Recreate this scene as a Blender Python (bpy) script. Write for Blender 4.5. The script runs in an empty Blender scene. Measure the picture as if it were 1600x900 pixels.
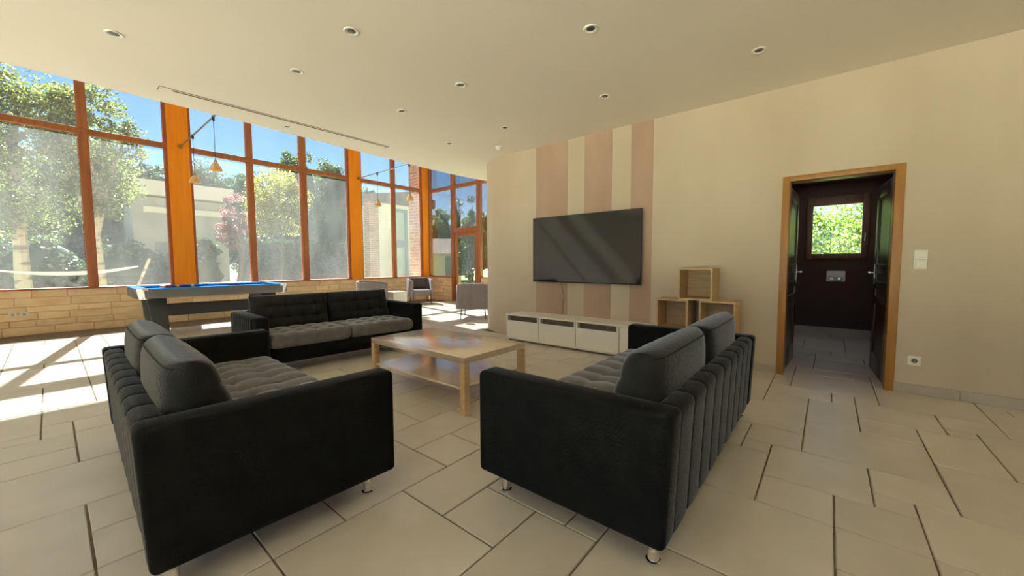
import bpy, bmesh, math, random
import numpy as np
from mathutils import Matrix, Vector
PI = math.pi
sc = bpy.context.scene
COL = sc.collection
random.seed(4)

# ------------------------------------------------------------------ camera
F_PX, EYE = 597.9, 1.155
YAW, PITCH, ROLL = 0.87967, 0.06221, 0.00444
def cam_axes():
    cy, sy, cp, sp = math.cos(YAW), math.sin(YAW), math.cos(PITCH), math.sin(PITCH)
    fwd = np.array([sy*cp, cy*cp, -sp]); right = np.array([cy, -sy, 0.0]); down = np.cross(fwd, right)
    cr, sr = math.cos(ROLL), math.sin(ROLL)
    return right*cr + down*sr, -right*sr + down*cr, fwd
C_R, C_D, C_F = cam_axes()
cam = bpy.data.objects.new('camera', bpy.data.cameras.new('camera'))
COL.objects.link(cam)
cam.matrix_world = Matrix(((C_R[0], -C_D[0], -C_F[0], 0), (C_R[1], -C_D[1], -C_F[1], 0), (C_R[2], -C_D[2], -C_F[2], EYE), (0, 0, 0, 1)))
cam.data.sensor_width = 36; cam.data.lens = F_PX/1600*36; cam.data.clip_end = 400; cam.data.clip_start = 0.02
sc.camera = cam
def at_y(u, v, Y):
    d = C_R*((u-800)/F_PX) + C_D*((v-450)/F_PX) + C_F
    p = d*(Y/d[1]); return (p[0], p[1], p[2]+EYE)
def project(p):
    q = np.array(p, float) - [0, 0, EYE]; z = q@C_F
    if z < 0.05: return None
    return 800 + F_PX*(q@C_R)/z, 450 + F_PX*(q@C_D)/z

# ------------------------------------------------------------------ sky, sun, exposure
SUN_DIR = Vector((-0.187, -1.0, -1.075)).normalized()      # travel direction, read from the mullion shadows
world = bpy.data.worlds.new('world'); sc.world = world; world.use_nodes = True
nt = world.node_tree; nt.nodes.clear()
sky = nt.nodes.new('ShaderNodeTexSky'); sky.sky_type = 'NISHITA'; sky.sun_disc = False
sky.sun_elevation = math.asin(-SUN_DIR.z); sky.sun_rotation = math.atan2(-SUN_DIR.x, -SUN_DIR.y)
sky.air_density = 1.0; sky.dust_density = 0.0; sky.ozone_density = 3.0; sky.altitude = 1200
bg = nt.nodes.new('ShaderNodeBackground'); bg.inputs['Strength'].default_value = 0.028
wo = nt.nodes.new('ShaderNodeOutputWorld')
nt.links.new(sky.outputs[0], bg.inputs[0]); nt.links.new(bg.outputs[0], wo.inputs[0])
sun = bpy.data.objects.new('sun', bpy.data.lights.new('sun', 'SUN')); COL.objects.link(sun)
sun.data.energy = 10.0; sun.data.angle = 0.0095; sun.data.color = (1.0, 0.955, 0.89)
sun.rotation_euler = SUN_DIR.to_track_quat('-Z', 'Y').to_euler(); sun.location = (3, 14, 12)
sc.view_settings.view_transform = 'Standard'; sc.view_settings.look = 'None'
sc.view_settings.gamma = 1.0; sc.view_settings.use_curve_mapping = False
sc.view_settings.exposure = 3.38
sc.cycles.use_denoising = True
sc.cycles.max_bounces = 14; sc.cycles.diffuse_bounces = 8; sc.cycles.transparent_max_bounces = 24
sc.cycles.sample_clamp_indirect = 8.0
def portal(loc, sx, sy, direction):                      # sky portals in the window openings (sampling only)
    l = bpy.data.lights.new('window_portal', 'AREA'); l.shape = 'RECTANGLE'; l.size = sx; l.size_y = sy
    l.cycles.is_portal = True
    o = bpy.data.objects.new('window_portal', l); COL.objects.link(o); o.location = loc
    o.rotation_euler = Vector(direction).to_track_quat('-Z', 'Y').to_euler()
portal((1.8, 10.6, 3.55), 12, 5.6, (0, -1, 0))
portal((8.7, 7.5, 2.6), 5.0, 5.0, (-1, 0, 0))
portal((-4.5, 0.65, 1.45), 8.8, 2.6, (1, 0, 0))

# ------------------------------------------------------------------ materials
def newmat(name):
    m = bpy.data.materials.new(name); m.use_nodes = True
    n = m.node_tree.nodes; b = n['Principled BSDF']; return m, m.node_tree, b
def setc(s, c): s.default_value = (c[0], c[1], c[2], 1)
def mat(name, c, rough=0.5, metal=0.0, spec=0.5, c2=None, scale=5.0, stretch=(1, 1, 1), detail=4.0, bump=0.0, bscale=None, sheen=0.0, coat=0.0,
        objrand=0.0, island=0.0, lo=0.35, hi=0.65):
    m, t, b = newmat(name); L = t.links.new; N = t.nodes.new
    b.inputs['Roughness'].default_value = rough; b.inputs['Metallic'].default_value = metal
    b.inputs['Specular IOR Level'].default_value = spec; setc(b.inputs['Base Color'], c)
    if coat: b.inputs['Coat Weight'].default_value = coat; b.inputs['Coat Roughness'].default_value = 0.2
    if sheen:
        b.inputs['Sheen Weight'].default_value = sheen; b.inputs['Sheen Roughness'].default_value = 0.35
        b.inputs['Sheen Tint'].default_value = (0.75, 0.78, 0.82, 1)
    tc = N('ShaderNodeTexCoord'); mp = N('ShaderNodeMapping'); mp.inputs['Scale'].default_value = stretch
    L(tc.outputs['Object'], mp.inputs['Vector'])
    col = None
    if objrand:
        oi = N('ShaderNodeObjectInfo')
        add = N('ShaderNodeVectorMath'); add.operation = 'MULTIPLY_ADD'
        L(oi.outputs['Random'], add.inputs[0]); add.inputs[1].default_value = (37, 19, 11); L(mp.outputs[0], add.inputs[2]); vec = add.outputs[0]
    else: vec = mp.outputs[0]
    if c2 is not None:
        no = N('ShaderNodeTexNoise'); no.inputs['Scale'].default_value = scale; no.inputs['Detail'].default_value = detail
        L(vec, no.inputs['Vector'])
        cr = N('ShaderNodeValToRGB'); cr.color_ramp.elements[0].position = lo; cr.color_ramp.elements[1].position = hi
        cr.color_ramp.elements[0].color = (*c, 1); cr.color_ramp.elements[1].color = (*c2, 1)
        L(no.outputs['Fac'], cr.inputs['Fac']); col = cr.outputs['Color']
    if objrand or island:
        mm = N('ShaderNodeMapRange'); k = objrand or island
        mm.inputs['To Min'].default_value = 1-k; mm.inputs['To Max'].default_value = 1+k
        if objrand: L(oi.outputs['Random'], mm.inputs['Value'])
        else:
            g = N('ShaderNodeNewGeometry'); L(g.outputs['Random Per Island'], mm.inputs['Value'])
        hv = N('ShaderNodeHueSaturation'); L(mm.outputs[0], hv.inputs['Value'])
        if col is not None: L(col, hv.inputs['Color'])
        else: setc(hv.inputs['Color'], c)
        col = hv.outputs['Color']
    if col is not None: L(col, b.inputs['Base Color'])
    if bump:
        nb = N('ShaderNodeTexNoise'); nb.inputs['Scale'].default_value = bscale or scale*3; nb.inputs['Detail'].default_value = 6
        L(vec, nb.inputs['Vector'])
        bp = N('ShaderNodeBump'); bp.inputs['Strength'].default_value = bump; bp.inputs['Distance'].default_value = 0.01
        L(nb.outputs['Fac'], bp.inputs['Height']); L(bp.outputs[0], b.inputs['Normal'])
    return m
def leafmat(name, c, c2, trans=0.45):
    c = tuple(a*0.62 for a in c); c2 = tuple(a*0.62 for a in c2)
    m = bpy.data.materials.new(name); m.use_nodes = True; t = m.node_tree; t.nodes.clear(); N = t.nodes.new; L = t.links.new
    g = N('ShaderNodeNewGeometry'); cr = N('ShaderNodeValToRGB')
    cr.color_ramp.elements[0].color = (*c, 1); cr.color_ramp.elements[1].color = (*c2, 1)
    L(g.outputs['Random Per Island'], cr.inputs['Fac'])
    d = N('ShaderNodeBsdfDiffuse'); tr = N('ShaderNodeBsdfTranslucent'); mx = N('ShaderNodeMixShader'); mx.inputs[0].default_value = trans
    gl = N('ShaderNodeBsdfGlossy'); gl.inputs['Roughness'].default_value = 0.35; m2 = N('ShaderNodeMixShader'); m2.inputs[0].default_value = 0.06
    L(cr.outputs[0], d.inputs[0]); L(cr.outputs[0], tr.inputs[0]); L(d.outputs[0], mx.inputs[1]); L(tr.outputs[0], mx.inputs[2])
    L(mx.outputs[0], m2.inputs[1]); L(gl.outputs[0], m2.inputs[2])
    o = N('ShaderNodeOutputMaterial'); L(m2.outputs[0], o.inputs[0]); return m
def glassmat(name, dust=0.2, dust_lo=0.03, refl=0.8, tint=(0.93, 0.97, 0.96)):
    m = bpy.data.materials.new(name); m.use_nodes = True; t = m.node_tree; t.nodes.clear(); N = t.nodes.new; L = t.links.new
    tr = N('ShaderNodeBsdfTransparent'); setc(tr.inputs[0], tint)
    gl = N('ShaderNodeBsdfGlossy'); gl.inputs['Roughness'].default_value = 0.02
    fr = N('ShaderNodeFresnel'); fr.inputs['IOR'].default_value = 1.45
    ml = N('ShaderNodeMath'); ml.operation = 'MULTIPLY'; ml.inputs[1].default_value = refl; L(fr.outputs[0], ml.inputs[0])
    mx = N('ShaderNodeMixShader'); L(ml.outputs[0], mx.inputs[0]); L(tr.outputs[0], mx.inputs[1]); L(gl.outputs[0], mx.inputs[2])
    out = mx.outputs[0]
    if dust:
        tc = N('ShaderNodeTexCoord'); mp = N('ShaderNodeMapping'); mp.inputs['Scale'].default_value = (1.6, 1.6, 0.55)
        L(tc.outputs['Object'], mp.inputs[0])
        n1 = N('ShaderNodeTexNoise'); n1.inputs['Scale'].default_value = 1.3; n1.inputs['Detail'].default_value = 8; n1.inputs['Roughness'].default_value = 0.6
        L(mp.outputs[0], n1.inputs['Vector'])
        mr = N('ShaderNodeMapRange'); mr.inputs['From Min'].default_value = 0.3; mr.inputs['From Max'].default_value = 0.72
        mr.inputs['To Min'].default_value = dust_lo; mr.inputs['To Max'].default_value = dust
        L(n1.outputs['Fac'], mr.inputs['Value'])
        df = N('ShaderNodeBsdfDiffuse'); setc(df.inputs[0], (0.6, 0.62, 0.6)); tl = N('ShaderNodeBsdfTranslucent'); setc(tl.inputs[0], (0.72, 0.76, 0.74))
        m1 = N('ShaderNodeMixShader'); m1.inputs[0].default_value = 0.6; L(df.outputs[0], m1.inputs[1]); L(tl.outputs[0], m1.inputs[2])
        m2 = N('ShaderNodeMixShader'); L(mr.outputs[0], m2.inputs[0]); L(out, m2.inputs[1]); L(m1.outputs[0], m2.inputs[2]); out = m2.outputs[0]
    o = N('ShaderNodeOutputMaterial'); L(out, o.inputs[0]); return m

M = {}
M['plaster'] = mat('plaster', (0.525, 0.43, 0.315), 0.75, c2=(0.585, 0.49, 0.37), scale=1.3, stretch=(1, 1, 0.35), bump=0.06, bscale=30)
M['stripe'] = mat('stripe', (0.40, 0.265, 0.19), 0.7, c2=(0.47, 0.32, 0.235), scale=2.0, stretch=(1, 1, 0.4), bump=0.06, bscale=30)
M['ceiling'] = mat('ceiling_paint', (0.80, 0.735, 0.62), 0.8, c2=(0.83, 0.765, 0.65), scale=0.6)
M['white_wall'] = mat('white_wall', (0.80, 0.75, 0.66), 0.8, c2=(0.83, 0.78, 0.69), scale=0.8)
M['tile'] = mat('stone_tile', (0.58, 0.52, 0.44), 0.33, c2=(0.67, 0.61, 0.53), scale=3.2, detail=7, bump=0.16, bscale=9, objrand=0.055, lo=0.3, hi=0.75)
M['tile_far'] = mat('stone_tile_far', (0.58, 0.52, 0.44), 0.33, c2=(0.67, 0.61, 0.53), scale=3.2, detail=7, bump=0.16, bscale=9, island=0.055, lo=0.3, hi=0.75)
M['grout'] = mat('grout', (0.16, 0.115, 0.075), 0.9, c2=(0.22, 0.16, 0.11), scale=14)
M['skirt'] = mat('skirting_tile', (0.42, 0.36, 0.28), 0.45, c2=(0.50, 0.43, 0.34), scale=3, objrand=0.08)
M['stone'] = mat('honey_stone', (0.80, 0.55, 0.30), 0.8, c2=(0.90, 0.68, 0.42), scale=4, stretch=(1, 1, 2.4), bump=0.5, bscale=14, objrand=0.09, detail=8)
M['mortar'] = mat('mortar', (0.66, 0.45, 0.24), 0.9, c2=(0.78, 0.55, 0.32), scale=9, bump=0.3)
M['post'] = mat('post_wood', (0.90, 0.25, 0.012), 0.6, spec=0.15, c2=(0.95, 0.31, 0.02), scale=3, stretch=(6, 6, 0.35), detail=6)
M['frame'] = mat('frame_wood', (0.33, 0.095, 0.03), 0.45, c2=(0.42, 0.135, 0.045), scale=3, stretch=(6, 6, 0.5), detail=6)
M['doorframe'] = mat('door_frame_wood', (0.33, 0.145, 0.028), 0.4, c2=(0.41, 0.19, 0.04), scale=3, stretch=(6, 6, 0.4), detail=6)
M['darkwood'] = mat('dark_wood', (0.028, 0.014, 0.008), 0.32, c2=(0.045, 0.022, 0.012), scale=3, stretch=(5, 5, 0.5), detail=6)
M['sash'] = mat('sash_wood', (0.10, 0.038, 0.018), 0.4, c2=(0.13, 0.05, 0.025), scale=3, stretch=(5, 5, 0.5))
M['brownwall'] = mat('brown_wall', (0.045, 0.017, 0.010), 0.6, c2=(0.055, 0.021, 0.012), scale=2)
M['glass'] = glassmat('dusty_glass', 0.046, 0.018, tint=(0.70, 0.74, 0.75))
M['glass_up'] = glassmat('upper_glass', 0.012, 0.003, tint=(0.70, 0.74, 0.75))
M['glass_clear'] = glassmat('clear_glass', 0.015, 0.004)
M['glass_side'] = glassmat('side_glass', 0.012, 0.004, tint=(0.92, 0.94, 0.94))
def velvet(name, c, c2, sh, sr):  # one sofa fabric in several tones, light and shade put into the colour
    m = mat(name, c, 0.8, spec=0.16, c2=c2, scale=14, detail=9, sheen=sh, bump=0.35, bscale=110, lo=0.3, hi=0.7)
    m.node_tree.nodes['Principled BSDF'].inputs['Sheen Roughness'].default_value = sr; return m
M['velvet'] = velvet('charcoal_velvet_shaded', (0.0045, 0.0043, 0.004), (0.008, 0.0078, 0.0072), 0.5, 0.16)  # shaded copy: body colour darkened so the arms stay black
M['velvet_seat_lit'] = velvet('charcoal_velvet_seat_lit', (0.13, 0.131, 0.132), (0.18, 0.18, 0.181), 1.0, 0.3)  # lit copy: window light on the seats put into a paler colour
M['velvet_cushion'] = velvet('charcoal_velvet_cushion', (0.012, 0.012, 0.0115), (0.026, 0.025, 0.0235), 0.9, 0.25)  # same fabric, tone set between the lit seat and shaded body
M['velvet_back'] = velvet('charcoal_velvet_back', (0.009, 0.0088, 0.008), (0.016, 0.0155, 0.014), 0.5, 0.22)  # same fabric, light on the back put into a slightly paler tone
M['chrome'] = mat('chrome', (0.82, 0.80, 0.77), 0.12, metal=1.0)
M['steel'] = mat('steel', (0.45, 0.44, 0.42), 0.3, metal=1.0)
M['oak'] = mat('pale_oak', (0.56, 0.37, 0.18), 0.34, c2=(0.66, 0.46, 0.25), scale=4, stretch=(0.6, 8, 8), detail=6, coat=0.25)
M['oakbox'] = mat('oak_box', (0.50, 0.33, 0.16), 0.5, c2=(0.59, 0.41, 0.21), scale=4, stretch=(8, 1, 8), detail=6)
M['tabletop'] = mat('table_oak', (0.62, 0.47, 0.30), 0.22, c2=(0.69, 0.54, 0.37), scale=4, stretch=(9, 0.6, 8), detail=6, coat=1.0, spec=0.7)
M['tabletop'].node_tree.nodes['Principled BSDF'].inputs['Coat IOR'].default_value = 3.4
M['white'] = mat('white_lacquer', (0.80, 0.76, 0.68), 0.35)
M['white_plastic'] = mat('white_plastic', (0.80, 0.77, 0.70), 0.4)
M['slot'] = mat('slot_dark', (0.20, 0.16, 0.105), 0.7)
M['black'] = mat('black_plastic', (0.012, 0.012, 0.013), 0.4)
M['screen'] = mat('tv_screen', (0.008, 0.008, 0.009), 0.06, spec=0.75)
M['grey'] = mat('pool_grey', (0.14, 0.135, 0.13), 0.45)
M['darkgrey'] = mat('pool_dark', (0.055, 0.055, 0.055), 0.5)
M['cloth'] = mat('blue_cloth', (0.01, 0.21, 0.62), 0.9, c2=(0.015, 0.25, 0.68), scale=40)
M['mauve'] = mat('mauve_fabric', (0.235, 0.195, 0.205), 0.9, c2=(0.29, 0.245, 0.25), scale=30, sheen=0.1, bump=0.1, bscale=150)
M['mauve_dark'] = mat('mauve_cushion', (0.10, 0.075, 0.085), 0.9, c2=(0.13, 0.10, 0.11), scale=30, sheen=0.1)
M['legmetal'] = mat('leg_metal', (0.06, 0.055, 0.055), 0.4, metal=0.6)
M['lens'] = mat('lamp_lens', (0.10, 0.09, 0.075), 0.25)
M['amber'] = mat('amber_glass', (0.75, 0.38, 0.08), 0.3, c2=(0.85, 0.55, 0.2), scale=5); 
M['amber'].node_tree.nodes['Principled BSDF'].inputs['Transmission Weight'].default_value = 0.35
M['grass'] = mat('grass', (0.07, 0.12, 0.02), 0.9, c2=(0.11, 0.17, 0.035), scale=2.5, detail=8)
M['patio'] = mat('patio', (0.16, 0.17, 0.18), 0.8, c2=(0.21, 0.22, 0.23), scale=2, detail=6)
M['terrace'] = mat('bounce_terrace', (0.68, 0.63, 0.54), 0.8, c2=(0.74, 0.69, 0.60), scale=2, detail=6)  # for the ground added outside to bounce sunlight indoors
M['bark'] = mat('birch_bark', (0.36, 0.33, 0.26), 0.85, c2=(0.12, 0.10, 0.08), scale=3, stretch=(1, 1, 3), lo=0.5, hi=0.62, detail=7)
M['barkdark'] = mat('dark_bark', (0.06, 0.045, 0.03), 0.9, c2=(0.10, 0.075, 0.05), scale=5)
M['leaf_birch'] = leafmat('birch_leaf', (0.10, 0.15, 0.03), (0.34, 0.36, 0.09), 0.5)
M['leaf_dark'] = leafmat('hedge_leaf', (0.03, 0.065, 0.03), (0.10, 0.16, 0.06), 0.35)
M['leaf_mid'] = leafmat('tree_leaf', (0.06, 0.11, 0.03), (0.19, 0.25, 0.07), 0.45)
M['leaf_yellow'] = leafmat('yellow_leaf', (0.25, 0.26, 0.03), (0.50, 0.46, 0.06), 0.5)
M['leaf_pink'] = leafmat('pink_leaf', (0.22, 0.07, 0.08), (0.42, 0.22, 0.20), 0.45)
M['leaf_bright'] = leafmat('bright_leaf', (0.10, 0.22, 0.02), (0.36, 0.52, 0.09), 0.5)
M['leaf_conifer'] = leafmat('conifer_needle', (0.02, 0.05, 0.03), (0.06, 0.12, 0.06), 0.25)
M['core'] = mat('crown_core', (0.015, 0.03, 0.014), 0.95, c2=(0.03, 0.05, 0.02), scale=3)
M['render_wall'] = mat('house_render', (0.62, 0.58, 0.48), 0.85, c2=(0.68, 0.63, 0.52), scale=2)
M['bluegrey'] = mat('blue_grey_timber', (0.16, 0.20, 0.24), 0.6)
M['brick'] = mat('old_brick', (0.24, 0.105, 0.06), 0.85, c2=(0.36, 0.19, 0.11), scale=5, island=0.22)
M['brick_mortar'] = mat('brick_mortar', (0.62, 0.55, 0.44), 0.9)
M['roof'] = mat('roof_tile', (0.10, 0.07, 0.055), 0.8, c2=(0.14, 0.095, 0.07), scale=4)
M['rope'] = mat('hammock_cloth', (0.75, 0.74, 0.68), 0.9)
M['concrete'] = mat('grey_concrete', (0.30, 0.31, 0.29), 0.85, c2=(0.36, 0.37, 0.35), scale=1.5)
M['fascia'] = mat('pale_fascia', (0.66, 0.66, 0.60), 0.7)

# ------------------------------------------------------------------ mesh helpers
class MB:
    def __init__(s, off=(0, 0, 0)): s.v = []; s.f = []; s.off = off
    def add(s, vs, fs):
        n = len(s.v); s.v += [tuple(float(a) for a in p) for p in vs]; s.f += [tuple(i+n for i in f) for f in fs]; return s
    def box(s, x0, y0, z0, x1, y1, z1):
        vs = [(x, y, z) for z in (z0, z1) for y in (y0, y1) for x in (x0, x1)]
        return s.add(vs, [(0, 2, 3, 1), (4, 5, 7, 6), (0, 1, 5, 4), (1, 3, 7, 5), (3, 2, 6, 7), (2, 0, 4, 6)])
    def prism(s, poly, a0, a1, axis='z'):           # poly extruded; axis z: (x,y); x: (y,z); y: (x,z)
        def P(p, a): return (p[0], p[1], a) if axis == 'z' else ((a, p[0], p[1]) if axis == 'x' else (p[0], a, p[1]))
        n = len(poly); vs = [P(p, a0) for p in poly]+[P(p, a1) for p in poly]
        fs = [tuple(range(n))[::-1], tuple(range(n, 2*n))]+[(i, (i+1) % n, n+(i+1) % n, n+i) for i in range(n)]
        return s.add(vs, fs)
    def tube(s, pts, r, n=8, cap=True):
        pts = [Vector(p) for p in pts]; rs = r if isinstance(r, (list, tuple)) else [r]*len(pts)
        vs = []; fs = []; up = None
        for i, p in enumerate(pts):
            d = (pts[min(i+1, len(pts)-1)]-pts[max(i-1, 0)]).normalized()
            if up is None: up = d.orthogonal().normalized()
            a = (up-d*up.dot(d)); a = a.normalized() if a.length > 1e-5 else d.orthogonal().normalized(); up = a; b = d.cross(a)
            for k in range(n):
                t = 2*PI*k/n; vs.append(p+(a*math.cos(t)+b*math.sin(t))*rs[i])
        for i in range(len(pts)-1):
            for k in range(n): fs.append((i*n+k, i*n+(k+1) % n, (i+1)*n+(k+1) % n, (i+1)*n+k))
        if cap: fs += [tuple(range(n))[::-1], tuple((len(pts)-1)*n+k for k in range(n))]
        return s.add(vs, fs)
    def lathe(s, prof, n=20, c=(0, 0, 0)):           # prof (r,z)
        vs = []; fs = []; m = len(prof)
        for r, z in prof:
            for k in range(n): t = 2*PI*k/n; vs.append((c[0]+r*math.cos(t), c[1]+r*math.sin(t), c[2]+z))
        for i in range(m-1):
            for k in range(n): fs.append((i*n+k, i*n+(k+1) % n, (i+1)*n+(k+1) % n, (i+1)*n+k))
        fs += [tuple(range(n))[::-1], tuple((m-1)*n+k for k in range(n))]
        return s.add(vs, fs)
    def mesh(s, name, m, smooth=False, bevel=0.0, seg=2):
        me = bpy.data.meshes.new(name); o = s.off
        me.from_pydata([(a-o[0], b-o[1], c-o[2]) for a, b, c in s.v], [], s.f); me.update()
        if bevel:
            bm = bmesh.new(); bm.from_mesh(me)
            bmesh.ops.remove_doubles(bm, verts=bm.verts, dist=1e-5)
            es = [e for e in bm.edges if len(e.link_faces) == 2 and e.calc_face_angle(0) > 0.45]
            bmesh.ops.bevel(bm, geom=es, offset=bevel, segments=seg, affect='EDGES', profile=0.5, clamp_overlap=True)
            bmesh.ops.recalc_face_normals(bm, faces=bm.faces)
            bm.to_mesh(me); bm.free(); smooth = True
        me.materials.append(M[m])
        if smooth:
            me.polygons.foreach_set('use_smooth', [True]*len(me.polygons))
            me.set_sharp_from_angle(angle=math.radians(38))
        return me
    def build(s, name, m, parent=None, **k):
        return link(name, s.mesh(name, m, **k), parent)
def link(name, me, parent=None):
    o = bpy.data.objects.new(name, me); COL.objects.link(o)
    if parent is not None: o.parent = parent
    return o
def thing(name, label, cat, loc=(0, 0, 0), rotz=0.0, group=None):
    o = bpy.data.objects.new(name, None); COL.objects.link(o); o.empty_display_size = 0.1
    o.location = loc; o.rotation_euler = (0, 0, rotz); tag(o, label, cat, group); return o
def tag(o, label, cat, group=None):
    o['label'] = label; o['category'] = cat
    if group: o['group'] = group
    return o
def struct(o, label=None):
    o['kind'] = 'structure'
    if label: o['label'] = label
    return o
def sempty(name, label=None):
    o = bpy.data.objects.new(name, None); COL.objects.link(o); o.empty_display_size = 0.1; return struct(o, label)
def copy_tree(o, parent=None):
    c = o.copy(); COL.objects.link(c); c.parent = parent
    for ch in list(o.children): copy_tree(ch, c)
    return c
B = lambda *a: MB().box(*a)

# ------------------------------------------------------------------ room constants
XW, ZC, YG, YB, XL = 4.787, 2.91, 10.30, -4.5, -4.2       # right wall, ceiling, glazed wall, back wall, left wall
XG = 8.10                                                  # side glazing
R_ARC, Y_ARC = 0.93, 4.10
Y_IN = Y_ARC+R_ARC                                        # inner wall behind the rounded corner
SG = 1.025; ZS, ZT0, ZT1, ZB0, ZB1, ZR = 0.78, 3.498, 3.60, 4.75, 5.20, 6.13   # sill, transom, beam, high ceiling
X_WC = 8.0; D0, D1, DZ = -0.475, 0.378, 2.02              # doorway

# ------------------------------------------------------------------ floor with its stone tiles
floor = struct(B(XL, YB, -0.2, X_WC+0.1, YG+0.05, -0.007).build('floor', 'grout'), 'floor of large cream stone tiles with dark joints')
MX = 0.129*EYE
def gx(i): return (0.05+0.129*i)*EYE
def gy(k): return (-0.828+0.1295*k)*EYE if k <= 9 else (0.3375+0.136*(k-9))*EYE
known = [(14,6,16,8),(16,5,19,8),(18,8,19,9),(14,8,18,12),(19,7,21,9),(18,9,21,12),(10,6,14,12),(12,4,14,6),(14,4,16,6),(16,4,17,5),(17,3,19,5),(14,0,17,4),(10,2,14,4),(17,-1,21,3),
 (21,1,25,3),(25,1,26,2),(26,0,28,2),(25,2,28,5),(23,3,25,5),(19,3,23,7),(23,5,27,7),(21,-3,26,1),(28,0,32,4),(27,6,29,9),(27,5,29,6),(28,4,29,5),(29,4,33,8),(25,7,27,9),(21,7,25,11),(25,9,30,11),
 (7,13,9,15),(3,13,7,17),(7,15,11,17),(9,12,10,15),(9,11,10,12),(5,11,9,13),(6,8,10,11),(3,17,5,19),(5,17,9,21),(9,17,11,19),(11,17,13,19),(9,19,13,21),(11,21,13,23),(9,21,11,25),(13,21,15,23),(11,23,15,25),(13,25,15,27),(15,23,17,25),
 (0,17,3,20),(-4,20,0,24),(0,22,2,24),(0,20,2,22),(-3,24,3,28),(-4,28,0,30),(-4,30,0,32),(0,28,3,32),(0,32,3,34),(-1,32,0,34),(-1,34,3,37),(-5,33,-1,37),(-3,37,1,39),(1,37,3,41),(-1,39,1,43),(-3,39,-1,43)]
GX0, GX1, GY0, GY1 = -33, 60, -27, 66
occ = {}
tiles = []
def try_put(a, b, c, d):
    for i in range(a, c):
        for j in range(b, d):
            if (i, j) in occ: return False
    for i in range(a, c):
        for j in range(b, d): occ[(i, j)] = 1
    tiles.append((a, b, c, d)); return True
for t in known: try_put(*t)
rt = random.Random(11)
sizes = [(4, 4), (4, 4), (4, 6), (6, 4), (4, 2), (2, 4), (2, 2), (4, 3), (2, 3)]
for j in range(GY0, GY1):
    for i in range(GX0, GX1):
        if (i, j) in occ: continue
        ss = sizes[:]; rt.shuffle(ss)
        ss += [(2, 2), (3, 2), (2, 3), (4, 1), (1, 4), (2, 1), (1, 2), (1, 1)]
        for w, h in ss:
            if i+w > GX1 or j+h > GY1: continue
            if try_put(i, j, i+w, j+h): break
def in_floor(x0, y0, x1, y1):                             # clip a tile to the rooms
    if x0 >= XW-0.02:
        if y1 > Y_IN and y0 < YG: return (max(x0, XW), max(y0, 4.0), min(x1, XG), min(y1, YG)) if x0 < XG else None
        if y1 > -0.72 and y0 < 0.55: return (x0, max(y0, -0.72), min(x1, X_WC), min(y1, 0.55)) if x0 < X_WC else None
        if y1 > 4.1: return (x0, y0, min(x1, XG), y1) if x0 < XG else None
        return None
    a = (max(x0, XL), max(y0, YB), x1, min(y1, YG))
    if a[2] > XW and not (a[3] > -0.475 and a[1] < 0.378) and a[1] < 4.1: a = (a[0], a[1], XW, a[3])
    return a if a[2]-a[0] > 0.01 and a[3]-a[1] > 0.01 else None
J = 0.004
cand = []
for a, b, c, d in tiles:
    r = in_floor(gx(a), gy(b), gx(c), gy(d))
    if r is None or r[2]-r[0] < 0.02 or r[3]-r[1] < 0.02: continue
    cx, cy = (r[0]+r[2])/2, (r[1]+r[3])/2
    ps = [project((x, y, 0)) for x in (r[0], cx, r[2]) for y in (r[1], cy, r[3])]
    seen = [p for p in ps if p and -30 < p[0] < 1630 and 380 < p[1] < 940]
    area = 0.0
    if seen:
        dist = math.hypot(math.hypot(cx, cy), EYE); area = (r[2]-r[0])*(r[3]-r[1])*EYE/dist**3
    cand.append((area, r))
cand.sort(key=lambda t: -t[0])
def tile_geo(hx, hy, rnd):
    b = 0.0035; e = lambda: rnd.uniform(-0.0012, 0.0012)
    bot = [(-hx, -hy, -0.012), (hx, -hy, -0.012), (hx, hy, -0.012), (-hx, hy, -0.012)]
    mid = [(-hx+e(), -hy+e(), -b), (hx+e(), -hy+e(), -b), (hx+e(), hy+e(), -b), (-hx+e(), hy+e(), -b)]
    top = [(-hx+b, -hy+b, 0), (hx-b, -hy+b, 0), (hx-b, hy-b, 0), (-hx+b, hy-b, 0)]
    fs = [(8, 9, 10, 11)]+[(i, (i+1) % 4, 4+(i+1) % 4, 4+i) for i in range(4)]+[(4+i, 4+(i+1) % 4, 8+(i+1) % 4, 8+i) for i in range(4)]
    return bot+mid+top, fs
cache = {}
far = MB()
for n, (area, r) in enumerate(cand):
    hx, hy = (r[2]-r[0])/2-J, (r[3]-r[1])/2-J; cx, cy = (r[0]+r[2])/2, (r[1]+r[3])/2
    if n < 300 and area > 0:
        key = (round(hx, 4), round(hy, 4))
        if key not in cache: cache[key] = MB().add(*tile_geo(hx, hy, rt)).mesh('tile', 'tile')
        o = link('tile', cache[key], floor); o.location = (cx, cy, rt.uniform(-0.0008, 0.0))
    else:
        vs, fs = tile_geo(hx, hy, rt); far.add([(x+cx, y+cy, z) for x, y, z in vs], fs)
fo = far.build('tile', 'tile_far', floor); fo['kind'] = 'stuff'

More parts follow.
